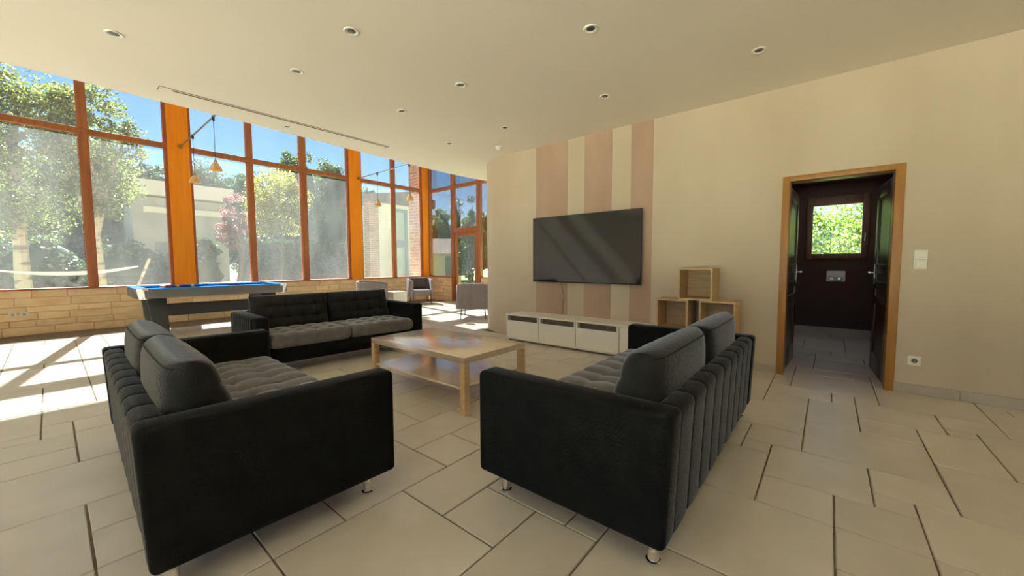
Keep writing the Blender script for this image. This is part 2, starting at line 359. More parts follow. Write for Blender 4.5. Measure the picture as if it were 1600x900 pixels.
# ------------------------------------------------------------------ walls, ceiling, roof
WT = 0.16
m = MB()
m.box(XW, YB, 0, XW+WT, D0, ZC).box(XW, D1, 0, XW+WT, Y_ARC, ZC).box(XW, D0, DZ, XW+WT, D1, ZC)
wall_right = struct(m.build('wall_right', 'plaster'), 'sand coloured plaster wall with the doorway')
arc = []
for k in range(25):
    t = PI/2*k/24; arc.append((XW+R_ARC-R_ARC*math.cos(t), Y_ARC+R_ARC*math.sin(t)))
outer = arc+[(XG, Y_IN)]
inner = [(x+WT*0 if False else x, y) for x, y in outer]
poly = outer+[(XG, Y_IN-WT), (XW+R_ARC, Y_IN-WT)]+[(XW+R_ARC-(R_ARC-WT)*math.cos(PI/2*k/12), Y_ARC+(R_ARC-WT)*math.sin(PI/2*k/12)) for k in range(11, -1, -1)]
m = MB().prism(poly[::-1], 0, ZC, 'z')
cw = struct(m.build('wall_curved', 'plaster', smooth=True), 'rounded plaster wall end beside the television')
for y0, y1 in ((2.92, 3.475), (2.245, 2.65), (1.705, 1.985)):
    B(XW-0.004, y0, 0.0, XW, y1, ZC).build('stripe_panel', 'stripe', wall_right)['label'] = 'brown painted stripe'
m = MB().box(XL, YB-0.2, 0, XW+WT, YB, ZC)
struct(m.build('wall_back', 'white_wall'), 'plain pale wall behind the sofas')
m = MB().box(XL-0.2, YB-0.2, 0, XL, -3.7, ZC).box(XL-0.2, 5.0, 0, XL, YG+0.3, ZC).box(XL-0.2, -3.7, 0, XL, 5.0, 0.2).box(XL-0.2, -3.7, 2.7, XL, 5.0, ZC).box(XL-0.2, 5.3, ZC, XL, YG+0.3, ZR)
struct(m.build('wall_left', 'white_wall'), 'pale wall opposite the television')
edge = [(XL, 5.54), (-0.18, 5.55), (0.25, 5.556), (0.9, 5.58), (1.6, 5.595), (2.25, 5.63), (2.95, 5.68), (3.7, 5.70), (4.4, 5.735), (5.0, 5.735), (5.5, 5.70), (6.02, 5.635), (XG, 5.40)]
poly = [(XL, YB), (XW+WT, YB), (XW+WT, 4.0), (XG, 4.0)]+edge[::-1]
struct(MB().prism(poly, ZC, ZC+0.22).build('ceiling', 'ceiling'), 'flat cream ceiling with recessed spotlights')
struct(B(XL-0.2, 5.3, ZC+0.22, XG+0.2, 5.38, ZR+0.05).build('wall_upper', 'white_wall'), 'white wall above the ceiling edge')
struct(B(XL-0.3, 5.2, ZR, XG+0.3, YG+0.08, ZR+0.2).build('ceiling_upper', 'white_wall'), 'high white ceiling above the glazed wall')
# skirting tiles along the right wall
sk = sempty('baseboard_right', 'row of stone skirting tiles')
for y0, y1 in [(-4.5+0.45*i, -4.5+0.45*(i+1)) for i in range(0)]+[(-0.475-0.405*(i+1)+0.0, -0.475-0.405*i) for i in range(9)]+[(0.378+0.405*i, 0.378+0.405*(i+1)) for i in range(9)]:
    B(XW-0.011, y0+0.002, 0.0, XW, y1-0.002, 0.088).build('skirting_tile', 'skirt', sk, bevel=0.002, seg=1)
# ------------------------------------------------------------------ glazed wall: stone parapet, posts, windows
def stone_wall(name, label, x0, y0, x1, y1, inward, top=0.755, seed=3):
    L = math.hypot(x1-x0, y1-y0); ux, uy = (x1-x0)/L, (y1-y0)/L; nx, ny = inward
    def P(s, d, z): return (x0+ux*s+nx*d, y0+uy*s+ny*d, z)
    mb = MB(); vs = [P(s, d, z) for z in (-0.18, top) for s, d in ((0, -0.3), (L, -0.3), (L, -0.012), (0, -0.012))]
    mb.add(vs, [(0, 1, 2, 3), (4, 5, 6, 7), (0, 1, 5, 4), (1, 2, 6, 5), (2, 3, 7, 6), (3, 0, 4, 7)])
    w = struct(mb.build(name, 'mortar'), label)
    r = random.Random(seed); z = 0.0
    hs = [0.14, 0.11, 0.13, 0.10, 0.15, 0.125]
    for h in hs:
        s = -r.uniform(0, 0.3)
        while s < L:
            l = r.uniform(0.22, 0.62); a, b = max(0, s)+0.002, min(L, s+l)-0.002; s += l
            if b-a < 0.03: continue
            d = r.uniform(0.0, 0.010); zz0, zz1 = z+0.0015, min(z+h, top)-0.0015; c = 0.006
            j = lambda: r.uniform(-0.006, 0.006)
            back = [P(a, -0.012, zz0), P(b, -0.012, zz0), P(b, -0.012, zz1), P(a, -0.012, zz1)]
            fr = [P(a+c+j(), d, zz0+c+j()), P(b-c+j(), d, zz0+c+j()), P(b-c+j(), d+j()*.5, zz1-c+j()), P(a+c+j(), d, zz1-c+j())]
            q = MB().add(back+fr, [(4, 5, 6, 7), (0, 1, 5, 4), (1, 2, 6, 5), (2, 3, 7, 6), (3, 0, 4, 7)])
            cen = P((a+b)/2, 0, (zz0+zz1)/2); q.off = cen
            o = q.build('stone', 'stone', w); o.location = cen
        z += h
    return w
stone_wall('wall_window', 'honey coloured stone parapet under the glazed wall', -0.9, YG, XG, YG, (0, -1))
struct(B(XL, YG+0.0, -0.18, -0.9, YG+0.3, 0.755).build('wall_window_end', 'mortar'), 'end of the stone parapet')
stone_wall('wall_side', 'honey coloured stone parapet beside the glass door', XG, 9.08, XG, YG-0.02, (-1, 0), seed=9)
stone_wall('wall_side_end', 'honey coloured stone parapet between the glass door and the rounded wall', XG, Y_IN, XG, 7.95, (-1, 0), seed=12)
POSTS = [(-2.08, -1.76), (1.59, 1.915), (5.26, 5.575), (7.66, 7.95)]
for i, (a, b) in enumerate(POSTS):
    lab = ['orange wooden post beyond the end of the pool table windows', 'wide orange wooden post behind the pool table', 'wide orange wooden post behind the armchairs', 'orange wooden corner post beside the brick pier'][i]
    a, b = a*SG, b*SG
    mb = MB().box(a, YG-0.08, 0.755, b, YG+0.18, ZR)
    p = struct(mb.build('trim_%d' % (i+1), 'post', bevel=0.006), lab)
def window_bay(n, label, xs, lower=True):
    """xs: clear openings along the wall between posts, mullions stand between consecutive openings"""
    w = sempty('window_%d' % n, label); y0, y1 = YG-0.02, YG+0.09
    xs = [(a*SG if a > XL else a, b*SG) for a, b in xs]
    X0, X1 = xs[0][0], xs[-1][1]
    B(X0, YG-0.07, 0.755, X1, YG+0.12, ZS).build('sill', 'frame', w, bevel=0.005)
    for za, zb in ((ZT0, ZT1), (ZB0, ZB1), (ZR-0.08, ZR)):
        B(X0, y0, za, X1, y1, zb).build('rail', 'frame', w, bevel=0.005)
    for (a, b), (c, d) in zip(xs[:-1], xs[1:]):
        for za, zb in ((ZS, ZT0), (ZT1, ZB0), (ZB1, ZR-0.08)):
            B(b, y0-0.02, za, c, y1, zb).build('mullion', 'frame', w, bevel=0.005)
    for a, b in ((X0-0.0, X0+0.05), (X1-0.05, X1)):       # jambs against the posts
        for za, zb in ((ZS, ZT0), (ZT1, ZB0), (ZB1, ZR-0.08)):
            B(a, y0, za, b, y1, zb).build('jamb', 'frame', w)
    for a, b in xs:
        for za, zb, g in ((ZS, ZT0, 'glass'), (ZT1, ZB0, 'glass_up'), (ZB1, ZR-0.08, 'glass_up')):
            B(a, YG+0.035, za, b, YG+0.041, zb).build('pane', g, w)
window_bay(1, 'tall window bay at the far end of the glazed wall', [(XL, -3.2), (-3.08, -2.08)])
window_bay(2, 'tall dusty window bay with the birch trees behind', [(-1.76, -0.76), (-0.63, 0.432), (0.558, 1.59)])
window_bay(3, 'tall dusty window bay behind the pool table', [(1.915, 2.915), (3.035, 4.03), (4.17, 5.26)])
window_bay(4, 'tall window bay with the brick house behind', [(5.575, 6.575), (6.685, 7.66)])
# side glazing (x = XG) with the glass door
w5 = sempty('window_5', 'narrow side window bays around the glass door')
sx0, sx1 = XG-0.02, XG+0.08
B(XG-0.07, 9.135, 0.755, XG+0.12, YG-0.1, ZS).build('sill', 'frame', w5, bevel=0.005)
B(XG-0.07, Y_IN, 0.755, XG+0.12, 7.9, ZS).build('sill', 'frame', w5, bevel=0.005)
for za, zb in ((ZT0, ZT1), (ZB0, ZR)): B(sx0, Y_IN, za, sx1, YG-0.08, zb).build('rail', 'frame', w5)
for a, b in ((9.02, 9.135), (7.893, 8.02), (6.70, 6.82), (Y_IN, Y_IN+0.08), (YG-0.12, YG-0.08)):
    for za, zb in ((0.0 if 7.8 < a < 9.1 else ZS, ZT0), (ZT1, ZB0)): B(sx0-0.02, a, za, sx1, b, zb).build('mullion', 'frame', w5, bevel=0.004)
B(sx0-0.015, 8.02, 2.124, sx1, 9.02, 2.283).build('rail', 'frame', w5, bevel=0.004)
for a, b in ((9.135, YG-0.12), (6.82, 7.893), (Y_IN+0.08, 6.70)):
    for za, zb, g in ((ZS, ZT0, 'glass_side'), (ZT1, ZB0, 'glass_up')): B(XG+0.03, a, za, XG+0.036, b, zb).build('pane', g, w5)
B(XG+0.03, 8.02, 2.283, XG+0.036, 9.02, ZT0).build('pane', 'glass_side', w5)
B(XG+0.03, 8.02, ZT1, XG+0.036, 9.02, ZB0).build('pane', 'glass_up', w5)
d2 = sempty('door_2', 'glazed wooden garden door')
for a in ((8.02, 0.02, 8.126, 2.124), (8.92, 0.02, 9.02, 2.124), (8.126, 0.02, 8.92, 0.16), (8.126, 2.01, 8.92, 2.124)):
    B(XG-0.01, a[0], a[1], XG+0.05, a[2], a[3]).build('door_rail', 'frame', d2, bevel=0.004)
B(XG+0.015, 8.126, 0.16, XG+0.021, 8.92, 2.01).build('pane', 'glass_side', d2)
MB().tube([(XG-0.01, 8.09, 1.02), (XG-0.06, 8.09, 1.02), (XG-0.06, 8.19, 1.02)], 0.01, 8).build('handle', 'steel', d2, smooth=True)
# window added in the unseen left wall to bring in more daylight
wl = sempty('window_6', 'added unseen window in the wall opposite the television')
for a in (-3.7, -1.5, 0.7, 2.9, 4.94): B(XL-0.14, a, 0.2, XL-0.06, a+0.06, 2.7).build('mullion', 'frame', wl)
B(XL-0.11, -3.7, 0.2, XL-0.105, 5.0, 2.7).build('pane', 'glass_clear', wl)

# ------------------------------------------------------------------ doorway and the small room behind it
dr = sempty('door_1', 'orange brown wooden door frame of the small room')
T = 0.052
for a in ((D0-0.012, 0, D0+T, DZ), (D1-T, 0, D1+0.012, DZ), (D0+T, DZ-T, D1-T, DZ)):
    B(XW-0.012, a[0], a[1], XW+WT+0.01, a[2], a[3]).build('jamb', 'doorframe', dr, bevel=0.004)
WY0, WY1, WZ = -0.72, 0.55, 2.42
m = MB().box(XW+WT, WY0-0.1, 0, X_WC+0.1, WY0, WZ).box(XW+WT, WY1, 0, X_WC+0.1, WY1+0.1, WZ)
wy0, wy1, wz0, wz1 = -0.455, 0.31, 1.215, 2.21
m.box(X_WC, WY0, 0, X_WC+0.12, wy0, WZ).box(X_WC, wy1, 0, X_WC+0.12, WY1, WZ).box(X_WC, wy0, 0, X_WC+0.12, wy1, wz0).box(X_WC, wy0, wz1, X_WC+0.12, wy1, WZ)
struct(m.build('wall_small_room', 'brownwall'), 'dark brown walls of the small room')
sk0, sk1, sk2, sk3 = 6.3, 7.6, -0.35, 0.40
m = MB().box(XW+WT, WY0-0.1, WZ, sk0, WY1+0.1, WZ+0.12).box(sk1, WY0-0.1, WZ, X_WC+0.12, WY1+0.1, WZ+0.12).box(sk0, WY0-0.1, WZ, sk1, sk2, WZ+0.12).box(sk0, sk3, WZ, sk1, WY1+0.1, WZ+0.12)
w8r = sempty('window_8', 'added unseen roof window of the dark room'); B(sk0, sk2, WZ+0.1, sk1, sk3, WZ+0.106).build('pane', 'glass_clear', w8r)  # roof window added out of view to brighten the small room
struct(m.build('ceiling_small_room', 'brownwall'), 'dark ceiling of the small room')
struct(B(X_WC-0.012, WY0, 0, X_WC, WY1, 0.11).build('baseboard_small_room', 'skirt'), 'stone skirting of the small room')
w8 = sempty('window_7', 'small dark framed window above the flush plate')
fr = 0.085
for a in ((wy0, wz0, wy0+fr, wz1), (wy1-fr, wz0, wy1, wz1), (wy0+fr, wz0, wy1-fr, wz0+fr), (wy0+fr, wz1-fr-0.06, wy1-fr, wz1)):
    B(X_WC-0.03, a[0], a[1], X_WC+0.06, a[2], a[3]).build('sash_rail', 'sash', w8, bevel=0.006)
B(X_WC+0.01, wy0+fr, wz0+fr, X_WC+0.016, wy1-fr, wz1-fr-0.06).build('pane', 'glass_clear', w8)
MB().tube([(X_WC-0.03, wy0+0.045, 1.60), (X_WC-0.07, wy0+0.045, 1.60), (X_WC-0.075, wy0+0.05, 1.49)], 0.009, 8).build('handle', 'steel', w8, smooth=True)
fp = thing('flush_plate', 'white toilet flush plate on dark brown wall below small window', 'flush plate', (X_WC, -0.09, 0.94))
B(-0.014, -0.115, -0.085, 0, 0.115, 0.085).build('plate', 'white_plastic', fp, bevel=0.006)
for s in (-1, 1): B(-0.02, min(0.006*s, 0.085*s), -0.07, -0.012, max(0.006*s, 0.085*s), -0.015).build('button', 'steel', fp, bevel=0.003)
def panel_door(name, label, hinge, ang, w, h, flip):
    """leaf in local +x from the hinge, thickness along y"""
    d = thing(name, label, 'door', hinge, ang)
    t = 0.04; s = 0.11
    B(0, -t/2, 0.008, s, t/2, h).build('stile', 'darkwood', d, bevel=0.004); B(w-s, -t/2, 0.008, w, t/2, h).build('stile', 'darkwood', d, bevel=0.004)
    zs = [(0.008, 0.2), (0.72, 0.8), (0.88, 0.96), (1.04, 1.14), (h-0.12, h)]
    for a, b in zs: B(s, -t/2, a, w-s, t/2, b).build('rail', 'darkwood', d, bevel=0.004)
    for (a, b), (c, e) in zip(zs[:-1], zs[1:]): B(s, -0.009, b, w-s, 0.009, c).build('panel', 'darkwood', d)
    for sd in (-1, 1):
        hd = B(w-0.075, min(sd*t/2, sd*(t/2+0.007)), 0.92, w-0.04, max(sd*t/2, sd*(t/2+0.007)), 1.14).build('handle_plate', 'steel', d, bevel=0.002)
        MB().tube([(w-0.058, sd*t/2, 1.05), (w-0.058, sd*(t/2+0.05), 1.05), (w-0.16, sd*(t/2+0.055), 1.05)], 0.009, 8).build('lever', 'steel', hd, smooth=True)
    return d
panel_door('door_leaf', 'dark panelled door standing open on the side of the light switches', (XW+WT+0.03, D0+0.028, 0), math.radians(3.5), 0.76, 1.95, 1)
panel_door('door_leaf', 'dark panelled door standing open on the side of the box shelves', (XW+WT+0.03, D1-0.028, 0), math.radians(-2.5), 0.76, 1.95, 1)
def switch(name, label, cat, loc, kind):
    t = thing(name, label, cat, loc)
    B(-0.010, -0.041, -0.041, 0, 0.041, 0.041).build('plate', 'white_plastic', t, bevel=0.003)
    if kind == 'switch': B(-0.015, -0.028, -0.028, -0.008, 0.028, 0.028).build('rocker', 'white_plastic', t, bevel=0.003)
    else:
        mb = MB()
        for k in range(1): mb.lathe([(0.021, 0), (0.021, 0.003), (0.018, 0.003)], 20)
        mb.v = [(-0.0103-z*0, x, y) if False else (-0.010-z, x, y) for x, y, z in mb.v]
        mb.build('socket_well', 'slot', t)
        for yy in (-0.009, 0.009): B(-0.0145, yy-0.003, -0.003, -0.0125, yy+0.003, 0.003).build('contact', 'black', t)
    return t
switch('light_switch', 'white light switch beside the doorway, upper of two', 'switch', (XW, -0.605, 1.222), 'switch')
switch('light_switch', 'white light switch beside the doorway, lower of two', 'switch', (XW, -0.605, 1.138), 'switch')
switch('wall_socket', 'white single wall socket low beside the doorway', 'socket', (XW, -0.605, 0.297), 'socket')
for x in (-0.403, -0.289):
    t = thing('wall_socket', 'pale double wall socket plate on the honey stone parapet', 'socket', (x*SG, YG-0.012, 0.36), 0, 'sockets on the stone parapet')
    B(-0.042, -0.012, -0.036, 0.042, 0.0, 0.036).build('plate', 'white_plastic', t, bevel=0.003)
    MB().prism([(0.022*math.cos(2*PI*k/16), 0.022*math.sin(2*PI*k/16)) for k in range(16)], -0.0135, -0.011, 'y').build('socket_well', 'skirt', t)

# ------------------------------------------------------------------ ceiling fittings
spots = [(0.405, 4.233), (1.541, 2.831), (2.672, 1.436), (3.83, 0.509), (1.526, 3.783), (2.661, 2.84), (3.811, 1.877), (2.666, 3.828), (3.833, 3.276), (3.804, 4.318), (2.022, 5.36)]
s0 = None
for i, (x, y) in enumerate(spots):
    if s0 is None:
        s0 = thing('ceiling_spotlight', 'small round recessed ceiling spotlight with white ring', 'spotlight', (x, y, ZC), 0, 'recessed ceiling spotlights')
        MB().lathe([(0.036, -0.002), (0.045, -0.008), (0.052, -0.007), (0.055, 0.0), (0.036, 0.0)], 24).build('ring', 'white_plastic', s0, smooth=True)
        MB().lathe([(0.0355, -0.0015), (0.024, -0.003), (0.016, -0.006), (0.004, -0.006)], 20).build('lens', 'lens', s0, smooth=True)
    else:
        copy_tree(s0).location = (x, y, ZC)
sd = thing('smoke_detector', 'white domed smoke detector on the ceiling near the rounded wall', 'smoke detector', (4.388, 3.866, ZC))
MB().lathe([(0.055, 0), (0.055, -0.018), (0.048, -0.022)], 24).build('base', 'white_plastic', sd, smooth=True)
MB().lathe([(0.044, -0.02), (0.044, -0.036), (0.034, -0.048), (0.012, -0.053), (0.002, -0.053)], 24).build('dome', 'white_plastic', sd, smooth=True)
ld = thing('ceiling_air_slot', 'long narrow air slot let into the ceiling near its edge', 'air vent', (2.05, 5.2, ZC))
B(-1.27, -0.10, -0.0035, 1.27, -0.092, 0).build('edge_line', 'slot', ld)
for s in (-1, 1): B(1.27*s-0.003, -0.10, -0.0035, 1.27*s+0.003, 0.03, 0).build('edge_line', 'slot', ld)
B(-1.17, -0.062, -0.004, 1.25, -0.040, 0).build('slot', 'slot', ld)

# ------------------------------------------------------------------ tie rods and pendant lamps
for n, (px, lab) in enumerate(((1.83, 'thin steel tie rod running from the orange post above the pool table'), (5.64, 'thin steel tie rod running from the orange post above the armchairs'))):
    t = thing('tie_rod', lab, 'rod', (px, YG-0.08, 3.565), 0, 'steel tie rods under the high ceiling')
    MB().tube([(0, 0, 0), (0, -4.6, 0)], 0.013, 8).build('rod', 'steel', t, smooth=True)
    MB().tube([(0, 0.0, 0), (0, -0.07, 0)], [0.045, 0.028], 12).build('anchor', 'doorframe', t, smooth=True)
pend = None
for x, y, tab in ((1.83, 9.2, 'pool table'), (1.83, 7.8, 'pool table'), (5.64, 9.25, 'armchairs'), (5.64, 7.85, 'armchairs')):
    if pend is None:
        pend = thing('pendant_lamp', 'x', 'lamp', (x, y, 3.565), 0, 'amber glass pendant lamps')
        MB().tube([(0, 0, 0.02), (0, 0, -0.06)], 0.02, 8).build('clip', 'legmetal', pend, smooth=True)
        MB().tube([(0, 0, -0.05), (0, 0, -0.72)], 0.004, 6).build('cord', 'legmetal', pend)
        MB().lathe([(0.012, -0.68), (0.024, -0.70), (0.026, -0.735)], 14).build('cap', 'steel', pend, smooth=True)
        MB().lathe([(0.026, -0.725), (0.045, -0.75), (0.085, -0.83), (0.092, -0.86), (0.086, -0.86), (0.040, -0.755), (0.022, -0.735)], 20).build('shade', 'amber', pend, smooth=True)
        p = pend
    else: p = copy_tree(pend); p.location = (x, y, 3.565)
    p['label'] = 'amber glass pendant lamp hanging from the tie rod above the %s' % tab

# ------------------------------------------------------------------ sofas
SW, SD = 2.0, 0.95                                        # local: x along width (centre 0), y from back (0) to front (SD)
def smoothbox(nu, nv, fn):
    """closed pillow: fn(u,v)->(front point, back point), u,v in [-1,1]; border shared"""
    us = [math.sin(PI/2*(2*i/nu-1)) if False else (2*i/nu-1) for i in range(nu+1)]
    vs = []; idx = {}
    for side in (0, 1):
        for i in range(nu+1):
            for j in range(nv+1):
                if side and (i in (0, nu) or j in (0, nv)): idx[(1, i, j)] = idx[(0, i, j)]; continue
                idx[(side, i, j)] = len(vs); vs.append(fn(us[i], 2*j/nv-1, side))
    fs = []
    for i in range(nu):
        for j in range(nv):
            fs.append(tuple(idx[(0, a, b)] for a, b in ((i, j), (i+1, j), (i+1, j+1), (i, j+1))))
            fs.append(tuple(idx[(1, a, b)] for a, b in ((i, j), (i, j+1), (i+1, j+1), (i+1, j))))
    return MB().add(vs, fs)
def warp(u, p=1.6):                                       # gather samples near the border
    return math.copysign(1-(1-abs(u))**p, u)
def rim(u, v, n=14, k=3.0):
    return max(0.0, (1-abs(u)**n)*(1-abs(v)**n))**(1/k)
def tuft(s, t, cs, ct, ds, dt):
    """s,t in 0..1; cs x ct cells; grooves of depth ds/dt and pulled buttons at the crossings"""
    a = abs(math.sin(PI*s*cs)); b = abs(math.sin(PI*t*ct))
    ga = 1-a**0.55; gb = 1-b**0.55
    if s*cs < 0.5 or s*cs > cs-0.5: ga *= 0.0
    if t*ct < 0.5 or t*ct > ct-0.5: gb *= 0.0
    return -(ds*ga*(0.45+0.55*gb)+dt*gb*(0.45+0.55*ga))
def seat_cushion(x0, x1, y0, y1, z0, z1):
    hx, hy, hz = (x1-x0)/2, (y1-y0)/2, (z1-z0)/2; cx, cy, cz = (x0+x1)/2, (y0+y1)/2, (z0+z1)/2
    def fn(u, v, side):
        u, v = warp(u), warp(v); r = rim(u, v, 22, 2.6)
        sx = cx+hx*u*(1-0.02*(1-r)); sy = cy+hy*v*(1-0.02*(1-r))
        if side: return (sx, sy, cz-hz*r)
        t = tuft((u+1)/2, (v+1)/2, 5, 4, 0.030, 0.026)
        puff = 0.010*(1-u*u)*(1-v*v)
        return (sx, sy, cz+(hz+puff)*r+t*min(1, r*1.2))
    return smoothbox(72, 52, fn)
def back_cushion(x0, x1, zb, h):
    """wedge shaped cushion: upright back, sloping tufted front, rounded top"""
    hx = (x1-x0)/2; cx = (x0+x1)/2
    def fn(u, v, side):
        u, v = warp(u), warp(v); r = rim(u, v, 8, 2.3); k = (v+1)/2
        f, b = 0.385-0.125*k, 0.095+0.006*k
        yc, t = (f+b)/2, (f-b)/2
        if side == 0: d = t*r+tuft((u+1)/2, k, 5, 3, 0.024, 0.024)*min(1, r*1.1)+0.014*(1-u*u)*(1-v*v)
        else: d = -t*r-0.012*(1-u*u)*(1-v*v)
        return (cx+hx*u, yc+d, zb+h*k)
    mb = smoothbox(60, 44, fn); mb.fn = fn; return mb
def back_panel(x0, x1, ribs):
    """channelled back: closed profile swept along x, ribs pushed out on the outer side and over the top"""
    prof = [(0.026, 0.107), (0.022, 0.20), (0.017, 0.32), (0.012, 0.44), (0.007, 0.54), (0.003, 0.585), (0.010, 0.606), (0.026, 0.617), (0.040, 0.620), (0.06, 0.620), (0.082, 0.618), (0.092, 0.608), (0.096, 0.585), (0.10, 0.40), (0.105, 0.107)]
    nrm = []
    for i in range(len(prof)):
        a, b = prof[max(i-1, 0)], prof[min(i+1, len(prof)-1)]; dx, dz = b[0]-a[0], b[1]-a[1]; l = math.hypot(dx, dz); nrm.append((-dz/l, dx/l))
    n = ribs*18; vs = []; fs = []; m_ = len(prof)
    for i in range(n+1):
        s = i/n*ribs; g = abs(math.sin(PI*s))**0.28; d = 0.007*(g-1)
        if i in (0, n): d = -0.007
        for (y, z), (ny, nz), k in zip(prof, nrm, range(m_)):
            kk = d if k <= 10 else 0
            vs.append((x0+(x1-x0)*i/n, y+ny*kk, z+nz*kk))
    for i in range(n):
        for k in range(m_): k2 = (k+1) % m_; fs.append((i*m_+k, i*m_+k2, (i+1)*m_+k2, (i+1)*m_+k))
    fs += [tuple(range(m_)), tuple(n*m_+k for k in range(m_))[::-1]]
    return MB().add(vs, fs)
def make_sofa(label, loc, rot, ribbed_arm=False):
    t = thing('sofa', label, 'sofa', loc, rot, 'charcoal sofas around the coffee table')
    h = SW/2; aw = 0.135
    B(-h+aw, 0.10, 0.107, h-aw, SD-0.045, 0.27).build('base', 'velvet', t, bevel=0.012)
    for s in (-1, 1):
        xa, xb = (s*h, s*(h-aw)); prof = [(0.050, 0.12), (0.0, 0.615), (0.0, 0.62), (SD, 0.62), (SD, 0.12)]
        prof = [(0.022, 0.102), (0.0, 0.62), (SD, 0.62), (SD, 0.102)]
        arm = MB().prism(prof, min(xa, xb), max(xa, xb), 'x').build('arm', 'velvet', t, bevel=0.026, seg=4)
        if ribbed_arm:
            nr = 11
            for k in range(nr):
                y0 = 0.05+k*(SD-0.12)/nr; y1 = y0+(SD-0.12)/nr-0.006
                B(min(s*(h-0.02), s*(h+0.012)), y0, 0.15, max(s*(h-0.02), s*(h+0.012)), y1, 0.605).build('channel', 'velvet', arm, bevel=0.012, seg=3)
    back_panel(-h+aw-0.002, h-aw+0.002, 9).build('back_panel', 'velvet_back', t, smooth=True)
    for s in (-1, 1):
        x0, x1 = sorted((s*0.002, s*(h-aw-0.003)))
        seat_cushion(x0, x1, 0.11, SD-0.012, 0.268, 0.425).build('seat_cushion', 'velvet_seat_lit', t, smooth=True)
        mb = back_cushion(x0+0.004, x1-0.004, 0.40, 0.395); fn = mb.fn
        bc = mb.build('back_cushion', 'velvet_cushion', t, smooth=True)
        MB().tube([fn(-0.80+1.6*k/40, 0.70, 1) for k in range(41)], 0.004, 6).build('piping', 'velvet', bc, smooth=True)
    for s in (-1, 1):
        for y in (0.085, SD-0.115):
            lg = MB().lathe([(0.0225, 0.004), (0.0225, 0.13)], 18, (s*(h-0.085), y, 0)).build('leg', 'chrome', t, smooth=True)
            MB().lathe([(0.029, 0.0), (0.029, 0.011), (0.024, 0.014)], 18, (s*(h-0.085), y, 0)).build('foot', 'chrome', lg, smooth=True)
    return t
make_sofa('charcoal velvet sofa facing the television, its channelled back to the open floor', (0.168, 2.705, 0), -PI/2+math.radians(-1.5))
make_sofa('charcoal velvet sofa with its back towards the doorway', (2.355, 0.40, 0), 0.0)
make_sofa('charcoal velvet sofa with its back to the pool table', (2.325, 5.32, 0), PI+math.radians(-2.5), True)

# ------------------------------------------------------------------ coffee table
ct = thing('coffee_table', 'low square legged oak coffee table with a lower shelf between the sofas', 'table', (2.335, 2.745, 0))
hx, hy = 0.375, 0.655; lw = 0.055
B(-hx, -hy, 0.40, hx, hy, 0.45).build('table_top', 'tabletop', ct, bevel=0.003)
for sx in (-1, 1):
    for sy in (-1, 1):
        B(min(sx*hx, sx*(hx-lw)), min(sy*hy, sy*(hy-lw)), 0, max(sx*hx, sx*(hx-lw)), max(sy*hy, sy*(hy-lw)), 0.40).build('leg', 'oak', ct, bevel=0.002, seg=1)
B(-hx+0.012, -hy+0.06, 0.19, hx-0.012, hy-0.06, 0.208).build('shelf', 'tabletop', ct, bevel=0.002, seg=1)

# ------------------------------------------------------------------ television bench and box shelves
BX0 = 4.385
for k in range(5):
    y1 = 3.745-0.6*k; y0 = y1-0.6
    lab = ['white bench cabinet with slotted drawer front at the rounded wall end', 'white bench cabinet with slotted drawer front, second from the rounded wall', 'white bench cabinet with slotted drawer front, third from the rounded wall',
           'white bench cabinet with plain front beside the sofa arm', 'white bench cabinet standing under the box shelves'][k]
    c = thing('bench_cabinet', lab, 'cabinet', (BX0, y0, 0), 0, 'white cabinets under the television')
    W = XW-0.012-BX0
    B(0.02, 0.002, 0.03, W, 0.018, 0.388).build('side', 'white', c); B(0.02, 0.582, 0.03, W, 0.598, 0.388).build('side', 'white', c)
    B(0.02, 0.018, 0.03, W, 0.582, 0.046).build('bottom', 'white', c); B(W-0.01, 0.018, 0.046, W, 0.582, 0.388).build('back', 'slot', c)
    if k < 3:
        B(0.004, 0.004, 0.05, 0.02, 0.596, 0.315).build('drawer_front', 'white', c, bevel=0.002, seg=1)
        B(0.004, 0.004, 0.315, 0.022, 0.03, 0.388).build('post', 'white', c); B(0.004, 0.57, 0.315, 0.022, 0.596, 0.388).build('post', 'white', c)
        B(0.09, 0.018, 0.30, 0.1, 0.582, 0.388).build('drawer_inner', 'slot', c)
    else: B(0.012, 0.02, 0.05, 0.028, 0.58, 0.386).build('door', 'white', c, bevel=0.002, seg=1)
    B(0.05, 0.02, 0.0, W-0.05, 0.58, 0.03).build('plinth_shadow', 'slot', c)  # dark block stands in for the shadow line under the raised cabinet
tp = B(BX0-0.004, 0.742, 0.388, XW-0.002, 3.748, 0.412).build('long_shelf_board', 'white', bevel=0.002, seg=1)
tag(tp, 'long white top board running along the television cabinets', 'board')
def box_shelf(label, y, z):
    t = thing('box_shelf', label, 'shelf', (BX0+0.04, y, z), 0, 'open oak box shelves')
    w = 0.345; d = 0.33; p = 0.019
    B(0, 0, 0, d, p, w).build('side', 'oakbox', t); B(0, w-p, 0, d, w, w).build('side', 'oakbox', t)
    B(0, p, 0, d, w-p, p).build('bottom', 'oakbox', t); B(0, p, w-p, d, w-p, w).build('top', 'oakbox', t)
    B(d-0.012, p, p, d-0.006, w-p, w-p).build('back', 'oakbox', t)
box_shelf('open oak box shelf on the bench, lower one nearest the television', 1.17, 0.412)
box_shelf('open oak box shelf on the bench, lower one nearest the doorway', 0.715, 0.412)
box_shelf('open oak box shelf stacked across the two lower ones', 0.935, 0.757)

